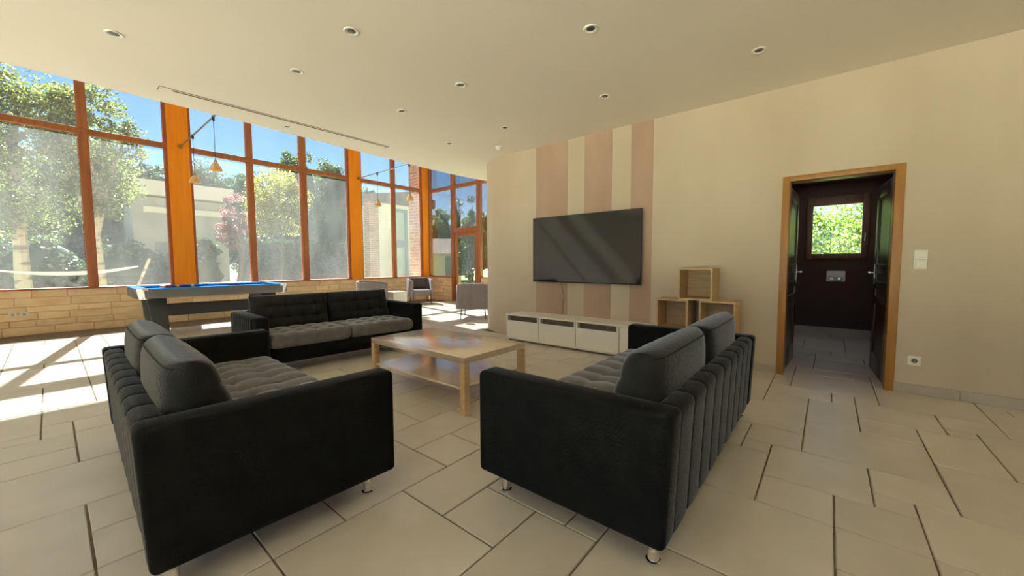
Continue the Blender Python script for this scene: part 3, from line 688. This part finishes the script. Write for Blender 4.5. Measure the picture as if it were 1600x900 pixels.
# ------------------------------------------------------------------ television
tv = thing('television', 'large black flat television mounted on the striped wall', 'television', (XW-0.085, 2.64, 1.365))
hw, hh = 0.835, 0.478
B(0.0, -hw, -hh, 0.03, hw, hh).build('body', 'black', tv, bevel=0.004)
B(-0.003, -hw+0.008, -hh+0.014, 0.001, hw-0.008, hh-0.008).build('screen', 'screen', tv)
B(0.03, -0.25, -0.2, 0.0785, 0.25, 0.2).build('wall_bracket', 'black', tv)
cb = MB().tube([(XW-0.03, 3.02, 0.93), (XW-0.012, 3.0, 0.80), (XW-0.012, 2.965, 0.68), (XW-0.012, 2.985, 0.58), (XW-0.012, 2.99, 0.42)], 0.004, 6).build('cable', 'slot', smooth=True)
tag(cb, 'thin cable hanging from the television to the white bench', 'cable')

# ------------------------------------------------------------------ pool table with its balls
PX, PY, PL, PWD = 1.89, 8.70, 1.06, 0.65
pt = thing('pool_table', 'grey pool table with blue cloth by the glazed wall', 'pool table', (PX, PY, 0), math.radians(-1.0))
zt = 0.80
for s in (-1, 1):
    MB().prism([(s*(PWD-0.035), zt-0.155), (s*PWD, zt-0.155), (s*PWD, zt-0.012), (s*(PWD-0.035), zt-0.012)], -PL+0.10, PL-0.10, 'x').build('apron', 'grey', pt, bevel=0.004)
    MB().prism([(s*(PL-0.035), zt-0.155), (s*PL, zt-0.155), (s*PL, zt-0.012), (s*(PL-0.035), zt-0.012)], -PWD+0.10, PWD-0.10, 'y').build('apron', 'grey', pt, bevel=0.004)
    B(-PL+0.10, min(s*PWD, s*(PWD-0.11)), zt-0.012, PL-0.10, max(s*PWD, s*(PWD-0.11)), zt+0.004).build('rail', 'cloth', pt, bevel=0.003)
    B(min(s*PL, s*(PL-0.11)), -PWD+0.10, zt-0.012, max(s*PL, s*(PL-0.11)), PWD-0.10, zt+0.004).build('rail', 'cloth', pt, bevel=0.003)
    for sa in (-1, 1):
        xa, xb = sorted((sa*0.055, sa*(PL-0.15)))
        B(xa, min(s*(PWD-0.15), s*(PWD-0.105)), zt-0.025, xb, max(s*(PWD-0.15), s*(PWD-0.105)), zt+0.002).build('cushion', 'cloth', pt, bevel=0.006)
    B(min(s*(PL-0.15), s*(PL-0.105)), -PWD+0.15, zt-0.025, max(s*(PL-0.15), s*(PL-0.105)), PWD-0.15, zt+0.002).build('cushion', 'cloth', pt, bevel=0.006)
B(-PL+0.03, -PWD+0.03, zt-0.06, PL-0.03, PWD-0.03, zt-0.038).build('bed', 'cloth', pt)
B(-PL+0.05, -PWD+0.05, zt-0.15, PL-0.05, PWD-0.05, zt-0.06).build('slate_box', 'darkgrey', pt)
for sx in (-1, 1):
    for sy in (-1, 1):
        cc = []
        for k in range(9):
            t = PI/2*k/8; cc.append((sx*(PL-0.09+0.095*math.cos(t)), sy*(PWD-0.09+0.095*math.sin(t))))
        cc += [(sx*(PL-0.14), sy*(PWD+0.005)), (sx*(PL-0.14), sy*(PWD-0.09)), (sx*(PL-0.09), sy*(PWD-0.14)), (sx*(PL+0.005), sy*(PWD-0.14))]
        q = MB(); n = len(cc)
        low = [(x-sx*0.03*(abs(x) > PL-0.1), y-sy*0.02*(abs(y) > PWD-0.1)) for x, y in cc]
        q.add([(x, y, zt-0.165) for x, y in low]+[(x, y, zt+0.008) for x, y in cc], [tuple(range(n)), tuple(range(n, 2*n))]+[(i, (i+1) % n, n+(i+1) % n, n+i) for i in range(n)])
        cst = q.build('corner_casting', 'chrome', pt, smooth=True)
        MB().lathe([(0.052, zt-0.03), (0.052, zt+0.0095), (0.02, zt+0.0095)], 16, (sx*(PL-0.085), sy*(PWD-0.085), 0)).build('pocket', 'black', cst)
    for sy in (-1, 1):
        # splayed blade legs
        xb, xt = sx*(PL-0.30), sx*(PL-0.26)
        q = MB(); w0, w1 = 0.17, 0.12
        yt, yb_ = sy*(PWD-0.30), sy*(PWD-0.14)
        v = [(xb-w0/2, yb_-0.03, 0), (xb+w0/2, yb_-0.03, 0), (xb+w0/2, yb_+0.03, 0), (xb-w0/2, yb_+0.03, 0),
             (xt-w1, yt-0.03, zt-0.15), (xt+w1, yt-0.03, zt-0.15), (xt+w1, yt+0.03, zt-0.15), (xt-w1, yt+0.03, zt-0.15)]
        q.add(v, [(3, 2, 1, 0), (4, 5, 6, 7), (0, 1, 5, 4), (1, 2, 6, 5), (2, 3, 7, 6), (3, 0, 4, 7)]).build('leg', 'darkgrey', pt, bevel=0.004)
B(-PL+0.3, -0.06, 0.30, PL-0.3, 0.06, 0.50).build('stretcher', 'darkgrey', pt, bevel=0.004)
for s in (-1, 1): MB().lathe([(0.05, zt-0.02), (0.05, zt+0.0055), (0.01, zt+0.0055)], 16, (0, s*(PWD-0.06), 0)).build('pocket', 'black', pt)
cols = [('yellow', (0.75, 0.5, 0.03)), ('blue', (0.02, 0.06, 0.4)), ('red', (0.6, 0.03, 0.02)), ('purple', (0.15, 0.03, 0.25)), ('orange', (0.75, 0.2, 0.02)), ('green', (0.02, 0.22, 0.06)), ('maroon', (0.25, 0.02, 0.03)), ('black', (0.01, 0.01, 0.01))]
for n, c in cols: M['ball_'+n] = mat('ball_'+n, c, 0.12)
M['ball_white'] = mat('ball_white', (0.8, 0.77, 0.68), 0.12)
def ball_mesh(name, m, r=0.028):
    prof = [(max(0.0005, r*math.sin(PI*k/10)), -r*math.cos(PI*k/10)) for k in range(11)]
    return MB().lathe(prof, 14).mesh(name, m, smooth=True)
k = 0
for row in range(5):
    for q in range(row+1):
        n, c = cols[k % 8]; striped = k >= 8
        x = PX-0.55-row*0.0495+0.1; y = PY+0.20+(q-row/2)*0.0575
        o = link('pool_ball', ball_mesh('pool_ball', 'ball_'+n if not striped else 'ball_white')); o.location = (x, y, zt-0.038+0.028)
        if striped:
            pr = [(0.0283*math.sin(a), -0.0283*math.cos(a)) for a in [PI*(0.32+0.036*j) for j in range(11)]]
            MB().lathe(pr, 14).build('stripe', 'ball_'+n, o, smooth=True)
        tag(o, ('%s pool ball racked on the blue cloth' % n) if not striped else ('white pool ball with %s stripe racked on blue cloth' % n), 'ball', 'balls racked on the pool table'); k += 1
o = link('pool_ball', ball_mesh('pool_ball', 'ball_white')); o.location = (PX-0.22, PY+0.3, zt-0.010)
tag(o, 'plain white cue ball on the blue cloth', 'ball', 'balls racked on the pool table')

# ------------------------------------------------------------------ armchairs and cube table
def armchair(label, loc, rot):
    t = thing('armchair', label, 'armchair', loc, rot, 'mauve tub armchairs by the windows')
    # local: front towards -y, width x
    B(-0.26, -0.33, 0.24, 0.26, 0.26, 0.42).build('seat', 'mauve', t, bevel=0.03, seg=3)
    for s in (-1, 1):                                    # two wrapping shells, each an arm and half of the back
        path = [(s*0.30, -0.36)]+[(s*(0.30+0.05*k/5), -0.36+0.52*k/5) for k in range(1, 6)]
        for k in range(1, 7):
            a = PI/2*k/6; path.append((s*(0.35-0.10+0.10*math.cos(a)), 0.16+0.10+0.10*math.sin(a)-0.0))
        path.append((s*-0.004, 0.365))
        n = len(path); vs = []; th = 0.05
        for i, (x, y) in enumerate(path):
            a, b = path[max(i-1, 0)], path[min(i+1, n-1)]; dx, dy = b[0]-a[0], b[1]-a[1]; l = math.hypot(dx, dy); nx, ny = -dy/l*s, dx/l*s
            f = i/(n-1); topz = 0.70+0.05*f
            for z, o_ in ((0.22, -0.02), (topz, 0.0), (topz, th), (0.22, th-0.01)): vs.append((x+nx*o_-s*0.0, y+ny*o_, z))
        fs = []
        for i in range(n-1):
            for q in range(4): fs.append((i*4+q, i*4+(q+1) % 4, (i+1)*4+(q+1) % 4, (i+1)*4+q))
        fs += [(0, 1, 2, 3), tuple((n-1)*4+q for q in range(4))]
        MB().add(vs, fs).build('shell', 'mauve', t, bevel=0.010, seg=2)
    def fn(u, v, side):
        u, v = warp(u), warp(v); r = rim(u, v, 6, 2.0)
        d = (0.07 if side == 0 else -0.05)*r
        return (0.225*u, 0.235-d*1.0+0.04*v, 0.60+0.165*v)
    smoothbox(16, 14, fn).build('back_cushion', 'mauve_dark', t, smooth=True)
    for sx in (-1, 1):
        for y in (-0.31, 0.27):
            MB().tube([(sx*0.24, y, 0.25), (sx*0.27, y+(0.02 if y > 0 else -0.02), 0.0)], [0.012, 0.009], 8).build('leg', 'legmetal', t, smooth=True)
armchair('mauve tub armchair turned side on, behind the sofa by the orange post', (5.22, 8.95, 0), math.radians(62))
armchair('mauve tub armchair facing the room in front of the corner post', (7.02, 9.35, 0), math.radians(-28))
armchair('mauve tub armchair seen from behind beside the rounded wall', (5.88, 5.92, 0), math.radians(128))
cu = thing('cube_table', 'small white cube side table between the mauve armchairs', 'table', (5.92, 8.95, 0))
B(-0.2, -0.2, 0.41, 0.2, 0.2, 0.44).build('table_top', 'white', cu, bevel=0.003)
for a in ((-0.2, -0.2, -0.18, 0.2), (0.18, -0.2, 0.2, 0.2), (-0.18, -0.2, 0.18, -0.18), (-0.18, 0.18, 0.18, 0.2)): B(a[0], a[1], 0, a[2], a[3], 0.41).build('panel', 'white', cu)

# ------------------------------------------------------------------ outside: ground, trees, house, hammock
g = B(-60, -60, -0.4, 80, 90, -0.12).build('ground', 'grass'); struct(g, 'lawn around the house')
tr_ = B(-16, -16, -0.13, XL-0.4, 22, -0.06).build('bounce_terrace_left', 'terrace'); struct(tr_, 'added pale ground along the wall opposite the television, bouncing sunlight')  # unseen ground added to bounce sunlight in through the left wall
tr_ = B(XL-0.4, -16, -0.13, 8.2, YB-0.4, -0.06).build('bounce_terrace_back', 'terrace'); struct(tr_, 'added pale ground behind the house, bouncing sunlight')  # unseen ground added as a sunlight bounce at the back
tr_ = B(8.2, -8, -0.13, 12.0, 5, -0.06).build('bounce_terrace_side', 'terrace'); struct(tr_, 'added pale strip outside the small window, bouncing sunlight')  # unseen strip added to bounce sunlight into the small room
pa = B(XL-0.4, YG+0.36, -0.13, XG+4.5, 13.2, -0.05).build('patio', 'patio'); struct(pa, 'pale paved terrace outside the glazed wall')
def leaves(cent, size, rnd, aspect=0.6):
    """cent (n,3) -> one mesh of n leaf quads"""
    n = len(cent); a = rnd.normal(size=(n, 3)); a /= np.linalg.norm(a, axis=1)[:, None]
    b = rnd.normal(size=(n, 3)); b -= (a*b).sum(1)[:, None]*a; b /= np.linalg.norm(b, axis=1)[:, None]
    s = size*rnd.uniform(0.6, 1.3, (n, 1)); a = a*s*0.5; b = b*s*0.5*aspect
    v = np.stack([cent-a, cent+b*0.9, cent+a, cent-b*0.9], 1).reshape(-1, 3)
    return v
def quad_mesh(name, v, m):
    n = len(v)//4; me = bpy.data.meshes.new(name)
    me.vertices.add(4*n); me.vertices.foreach_set('co', v.astype(np.float32).ravel())
    me.loops.add(4*n); me.loops.foreach_set('vertex_index', np.arange(4*n, dtype=np.int32))
    me.polygons.add(n); me.polygons.foreach_set('loop_start', np.arange(0, 4*n, 4, dtype=np.int32)); me.polygons.foreach_set('loop_total', np.full(n, 4, np.int32))
    me.update(calc_edges=True); me.materials.append(M[m]); return me
def tree(label, base, top, crown_lo, rx, ry, nleaf, size, lm, seed, bark='barkdark', name='tree', group='trees beyond the glazed wall', clusters=46, core=0.0, trunk_r=0.10, cone=False, shape=0.85):
    rnd = np.random.default_rng(seed); t = thing(name, label, 'tree' if name != 'shrub' else 'shrub', base, 0, group)
    h = top-base[2]; lo = crown_lo-base[2]; cz, rz = (h+lo)/2, (h-lo)/2
    pts = []; rad = []
    k = 0
    while len(pts) < clusters:
        p = rnd.uniform(-1, 1, 3)
        if cone:
            if math.hypot(p[0], p[1]) > (1-p[2])/2*1.0+0.04: continue
        elif p@p > 1 or p@p < 0.12: continue
        pts.append((p[0]*rx*shape, p[1]*ry*shape, cz+p[2]*rz*shape)); rad.append(rnd.uniform(0.16, 0.42)*min(rx, rz, 1.5))
    pts = np.array(pts); rad = np.array(rad)
    ci = rnd.integers(0, clusters, nleaf); q = rnd.normal(size=(nleaf, 3)); q /= np.linalg.norm(q, axis=1)[:, None]
    q *= rnd.uniform(0.35, 1.0, (nleaf, 1))**0.6
    c = pts[ci]+q*rad[ci][:, None]*np.array([1, 1, 0.8])
    c[:, 2] = np.maximum(c[:, 2], 0.05)
    link('crown', quad_mesh('crown', leaves(c, size, rnd), lm), t)
    tr = [(0, 0, -0.1)]+[(rnd.normal()*0.05*k, rnd.normal()*0.05*k, h*0.8*k/5) for k in range(1, 6)]
    mb = MB().tube(tr, [trunk_r*(1-0.14*k) for k in range(6)], 8)
    for k in range(7):
        j = rnd.integers(0, clusters); s = tr[2+k % 3]; mb.tube([s, ((s[0]+pts[j][0])/2, (s[1]+pts[j][1])/2, (s[2]+pts[j][2])/2+0.1), tuple(pts[j])], [trunk_r*0.4, trunk_r*0.28, trunk_r*0.1], 6)
    mb.build('trunk', bark, t, smooth=True)
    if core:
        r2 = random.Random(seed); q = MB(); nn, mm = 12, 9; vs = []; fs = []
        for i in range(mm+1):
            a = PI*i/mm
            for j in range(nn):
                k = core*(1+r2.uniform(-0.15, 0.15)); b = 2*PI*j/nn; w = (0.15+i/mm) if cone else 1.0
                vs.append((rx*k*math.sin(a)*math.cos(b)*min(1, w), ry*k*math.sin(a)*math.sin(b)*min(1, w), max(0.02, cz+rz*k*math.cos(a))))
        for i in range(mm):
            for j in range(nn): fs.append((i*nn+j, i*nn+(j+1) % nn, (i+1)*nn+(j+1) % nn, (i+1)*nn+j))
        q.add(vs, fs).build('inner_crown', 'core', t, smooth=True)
    return t
GZ = -0.12
b1 = at_y(40, 440, 16.5); b2 = at_y(157, 440, 15.8)
tree('birch tree with pale trunk and drooping yellow green leaves, taller of two', (b1[0], 16.5, GZ), 6.8, 1.7, 1.7, 1.4, 26000, 0.085, 'leaf_birch', 1, 'bark', trunk_r=0.17, clusters=130, group='birch trees on the terrace side')
tree('birch tree with slim pale trunk beside the taller birch', (b2[0], 15.8, GZ), 6.5, 2.2, 1.2, 1.1, 17000, 0.085, 'leaf_birch', 2, 'bark', trunk_r=0.13, clusters=90, group='birch trees on the terrace side')
row = [(-7.5, 24, 7.5), (-4.5, 23.5, 7.8), (-1.9, 24, 8.2), (0.6, 23, 6.6), (3.0, 24, 6.4), (5.2, 23.2, 6.3), (7.4, 24, 6.6), (9.7, 23.4, 8.0), (12.2, 24, 8.3), (14.8, 24.2, 7.0), (17.5, 24, 6.0), (20.3, 25.5, 4.9)]
words = ['far off dark leafy tree past the end of the birches', 'dark leafy tree behind the birches and the hammock', 'tall dark leafy tree behind the taller birch', 'dark leafy tree behind the slim birch', 'dark leafy tree behind the grey outbuilding', 'dark leafy tree between the outbuilding and the yellow tree', 'dark leafy tree behind the yellow green tree', 'tall leafy tree rising against the sky beside the armchair post', 'tallest leafy tree in the row behind the garden', 'leafy tree behind the brick house', 'leafy tree past the brick house gable', 'leafy tree at the end of the row past the brick house']
for i, (x, y, h) in enumerate(row):
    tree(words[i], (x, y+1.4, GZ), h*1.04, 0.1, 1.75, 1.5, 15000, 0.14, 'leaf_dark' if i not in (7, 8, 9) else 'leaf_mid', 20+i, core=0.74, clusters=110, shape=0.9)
p = at_y(432, 300, 19.5); tree('yellow green leafy tree in front of the dark row', (p[0], 19.5, GZ), 5.6, 2.4, 1.5, 1.3, 13000, 0.10, 'leaf_yellow', 50, clusters=70)
p = at_y(368, 330, 17.5); tree('reddish pink leaved shrub beside the grey outbuilding', (p[0], 17.5, GZ), 4.2, 1.6, 0.75, 0.7, 6000, 0.07, 'leaf_pink', 51, name='shrub', group='shrubs outside', clusters=24)
for i, (px, Y, h, w) in enumerate(((215, 18.5, 2.0, 1.5), (58, 19.5, 2.2, 1.2), (318, 16.5, 2.3, 0.55))):
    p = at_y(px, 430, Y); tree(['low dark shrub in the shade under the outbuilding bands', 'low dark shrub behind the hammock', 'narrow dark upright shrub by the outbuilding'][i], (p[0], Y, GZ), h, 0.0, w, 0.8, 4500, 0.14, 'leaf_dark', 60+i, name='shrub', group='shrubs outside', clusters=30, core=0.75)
side = [(686, 31.5, 6.0, 1.5, 'leaf_mid', False), (714, 31.0, 7.5, 1.2, 'leaf_conifer', True), (738, 30.0, 7.1, 1.2, 'leaf_conifer', True), (733, 23.0, 4.2, 1.1, 'leaf_mid', False), (764, 29, 5.3, 1.9, 'leaf_dark', False)]
sw = ['broad leafy tree behind the tiled shed', 'pointed conifer beyond the garden door, taller one', 'pointed conifer beyond the garden door, shorter one', 'rounded light green tree in front of the conifers', 'dark leafy tree beyond the window next to the rounded wall', ]
for i, (px, D, h, w, lm, cone) in enumerate(side):
    d = C_R*((px-800)/F_PX)+C_D*((416-450)/F_PX)+C_F; d = d/math.hypot(d[0], d[1])*D
    tree(sw[i], (d[0], d[1], GZ), h, 0.1, w, w, 13000, 0.13, lm, 70+i, core=0.7 if not cone else 0.5, cone=cone, group='trees beyond the garden door', clusters=60)
for i, (x, y, h, w) in enumerate(((13.4, -1.1, 3.3, 1.5), (13.8, 1.2, 3.4, 1.5))):
    tree('sunlit bright green tree outside the small dark framed window', (x, y, GZ), h, 0.2, w, w, 16000, 0.085, 'leaf_bright', 90+i, group='trees outside the small window', clusters=60)
def hedge(label, x0, x1, y, h, seed, dep=1.1):
    rnd = np.random.default_rng(seed); w = x1-x0
    t = thing('hedge', label, 'hedge', ((x0+x1)/2, y, GZ), 0, 'clipped hedges behind the garden')
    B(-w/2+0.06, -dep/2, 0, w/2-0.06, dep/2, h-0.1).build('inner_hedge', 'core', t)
    n = int(w*h*420); c = np.stack([rnd.uniform(-w/2+0.05, w/2-0.05, n), -dep/2-np.abs(rnd.normal(0, 0.07, n)), rnd.uniform(0.05, h, n)], 1)
    n2 = int(w*160); c2 = np.stack([rnd.uniform(-w/2+0.05, w/2-0.05, n2), rnd.uniform(-dep/2, dep/2, n2), h-0.12+np.abs(rnd.normal(0, 0.12, n2))], 1)
    link('leaf_cover', quad_mesh('leaf_cover', leaves(np.concatenate([c, c2]), 0.12, rnd), 'leaf_dark'), t)
hedge('long clipped dark hedge behind the birches', -9.0, 1.7, 21.6, 2.3, 201)
hedge('clipped dark hedge behind the yellow green tree', 5.75, 13.5, 21.3, 2.5, 202)
hedge('clipped dark hedge past the brick house', 13.6, 15.0, 21.9, 2.1, 203)
# grey outbuilding with two pale bands
ob = thing('outbuilding', 'grey flat roofed outbuilding with two pale bands behind the pool table windows', 'building', (4.0, 21.2, GZ))
cA = at_y(203, 280, 20.0)[0]-4.0; cB = at_y(352, 280, 20.0)[0]-4.0
B(cA, -1.2, 0, cB, 1.4, 3.9).build('wall', 'concrete', ob)
B(cA-0.25, -1.5, 3.95, cB+0.2, 1.6, 4.15+0.35).build('roof_band', 'fascia', ob); B(cA+0.3, -1.34, 3.3, cB, -1.2, 3.52).build('lower_band', 'fascia', ob)
B(cA+0.6, -1.25, 0.1, cA+1.5, -1.19, 2.2).build('door', 'bluegrey', ob)
# brick and render house wing
hx0, hx1 = at_y(578, 400, 17.0)[0], at_y(668, 400, 17.0)[0]
hw_ = thing('house_wing', 'house wing with pale walls, brick corner and blue grey window frames', 'building', (hx0, 17.0, GZ))
W = hx1-hx0
B(0.5, 0.0, 0, W, 3.0, 4.3).build('wall', 'render_wall', hw_)
def brickwork(x0, y0, x1, y1, z0, z1, seed):
    r = random.Random(seed); mb = MB(); z = z0; k = 0
    while z < z1:
        for (a, b, fixed, ax) in ((x0, x1, y0, 'x'), (y0, y1, x0, 'y')):
            s = a-(0.11 if k % 2 else 0)
            while s < b:
                p, q = max(a, s)+0.012, min(b, s+0.24)-0.012; s += 0.24
                if q-p < 0.03: continue
                e = r.uniform(0, 0.006)
                if ax == 'x': mb.box(p, fixed-0.012-e, z+0.012, q, fixed+0.02, z+0.088)
                else: mb.box(fixed-0.012-e, p, z+0.012, fixed+0.02, q, z+0.088)
        z += 0.10; k += 1
    return mb
B(0.02, -0.03, 0, 0.5, 0.5, 4.5).build('brick_corner_core', 'brick_mortar', hw_)
q = brickwork(0.02, -0.03, 0.5, 0.5, 0.0, 4.45, 3).build('brickwork', 'brick', hw_); q['kind'] = 'stuff'
wx0, wx1 = at_y(613, 400, 17.0)[0]-hx0, at_y(637, 400, 17.0)[0]-hx0
for a in ((wx0, 0.1, wx0+0.16, 4.1), (wx1-0.16, 0.1, wx1, 4.1), (wx0+0.16, 0.1, wx1-0.16, 0.2), (wx0+0.16, 2.15, wx1-0.16, 2.5), (wx0+0.16, 3.95, wx1-0.16, 4.1)):
    B(a[0], -0.06, a[1], a[2], 0.0, a[3]).build('window_frame', 'bluegrey', hw_)
for a, b in ((0.2, 2.15), (2.5, 3.95)): B(wx0+0.16, -0.02, a, wx1-0.16, -0.012, b).build('pane', 'glass_clear', hw_)
MB().prism([(-0.1, 4.3), (W+0.3, 4.3), (W+0.3, 4.75), (W*0.62, 5.0), (-0.1, 4.62)], -0.35, 3.3, 'y').build('roof', 'roof', hw_)
# brick pier at the corner of the glazed wall
bp = thing('brick_pier', 'tall brick pier just outside the corner of the glazed wall', 'pier', (7.99, YG+0.32, GZ))
B(0, 0, 0, 0.42, 0.55, 6.4).build('core', 'brick_mortar', bp)
q = brickwork(0, 0, 0.42, 0.55, 0, 6.3, 5).build('brickwork', 'brick', bp); q['kind'] = 'stuff'
# small tiled shed
d = C_R*((693-800)/F_PX)+C_D*((416-450)/F_PX)+C_F; d = d/math.hypot(d[0], d[1])*25.5
sh = thing('garden_shed', 'small pale shed with tiled roof seen past the brick pier', 'shed', (d[0], d[1], GZ), math.radians(-40))
B(-1.1, -0.8, 0, 1.1, 0.8, 2.0).build('wall', 'render_wall', sh); B(0.1, -0.83, 0.05, 0.8, -0.79, 1.8).build('door', 'bluegrey', sh)
MB().prism([(-1.15, 1.95), (1.15, 1.95), (0, 2.95)], -1.5, 1.5, 'x').build('roof', 'roof', sh)
# hammock on its stand
hA, hB = at_y(-10, 423, 13.6), at_y(216, 417, 13.6)
hm = thing('hammock', 'pale hammock slung low between leaning poles on the terrace', 'hammock', (hA[0], 13.6, GZ))
Wd = hB[0]-hA[0]; vs = []; fs = []; n = 24
for i in range(n+1):
    s = i/n; z0 = 1.16-GZ-0.0; z = (1-s)*(hA[2]-GZ)+s*(hB[2]-GZ)-0.16*4*s*(1-s); wdt = 0.03+0.30*math.sin(PI*s)**0.6
    for j in range(5):
        t = -1+j/2; vs.append((Wd*s, t*wdt, z+0.07*t*t*math.sin(PI*s)))
for i in range(n):
    for j in range(4): fs.append((i*5+j, i*5+j+1, (i+1)*5+j+1, (i+1)*5+j))
sl_ = MB().add(vs, fs).build('sling', 'rope', hm, smooth=True); md = sl_.modifiers.new('thickness', 'SOLIDIFY'); md.thickness = 0.025
for x, s in ((0, -1), (Wd, 1)):
    MB().tube([(x+s*0.22, 0, (hB[2]-GZ)+0.22), (x-s*0.28, 0, 0.02)], 0.03, 8).build('pole', 'bark', hm, smooth=True)
    B(x-s*0.28-0.3, -0.4, 0, x-s*0.28+0.3, 0.4, 0.06).build('foot', 'barkdark', hm)
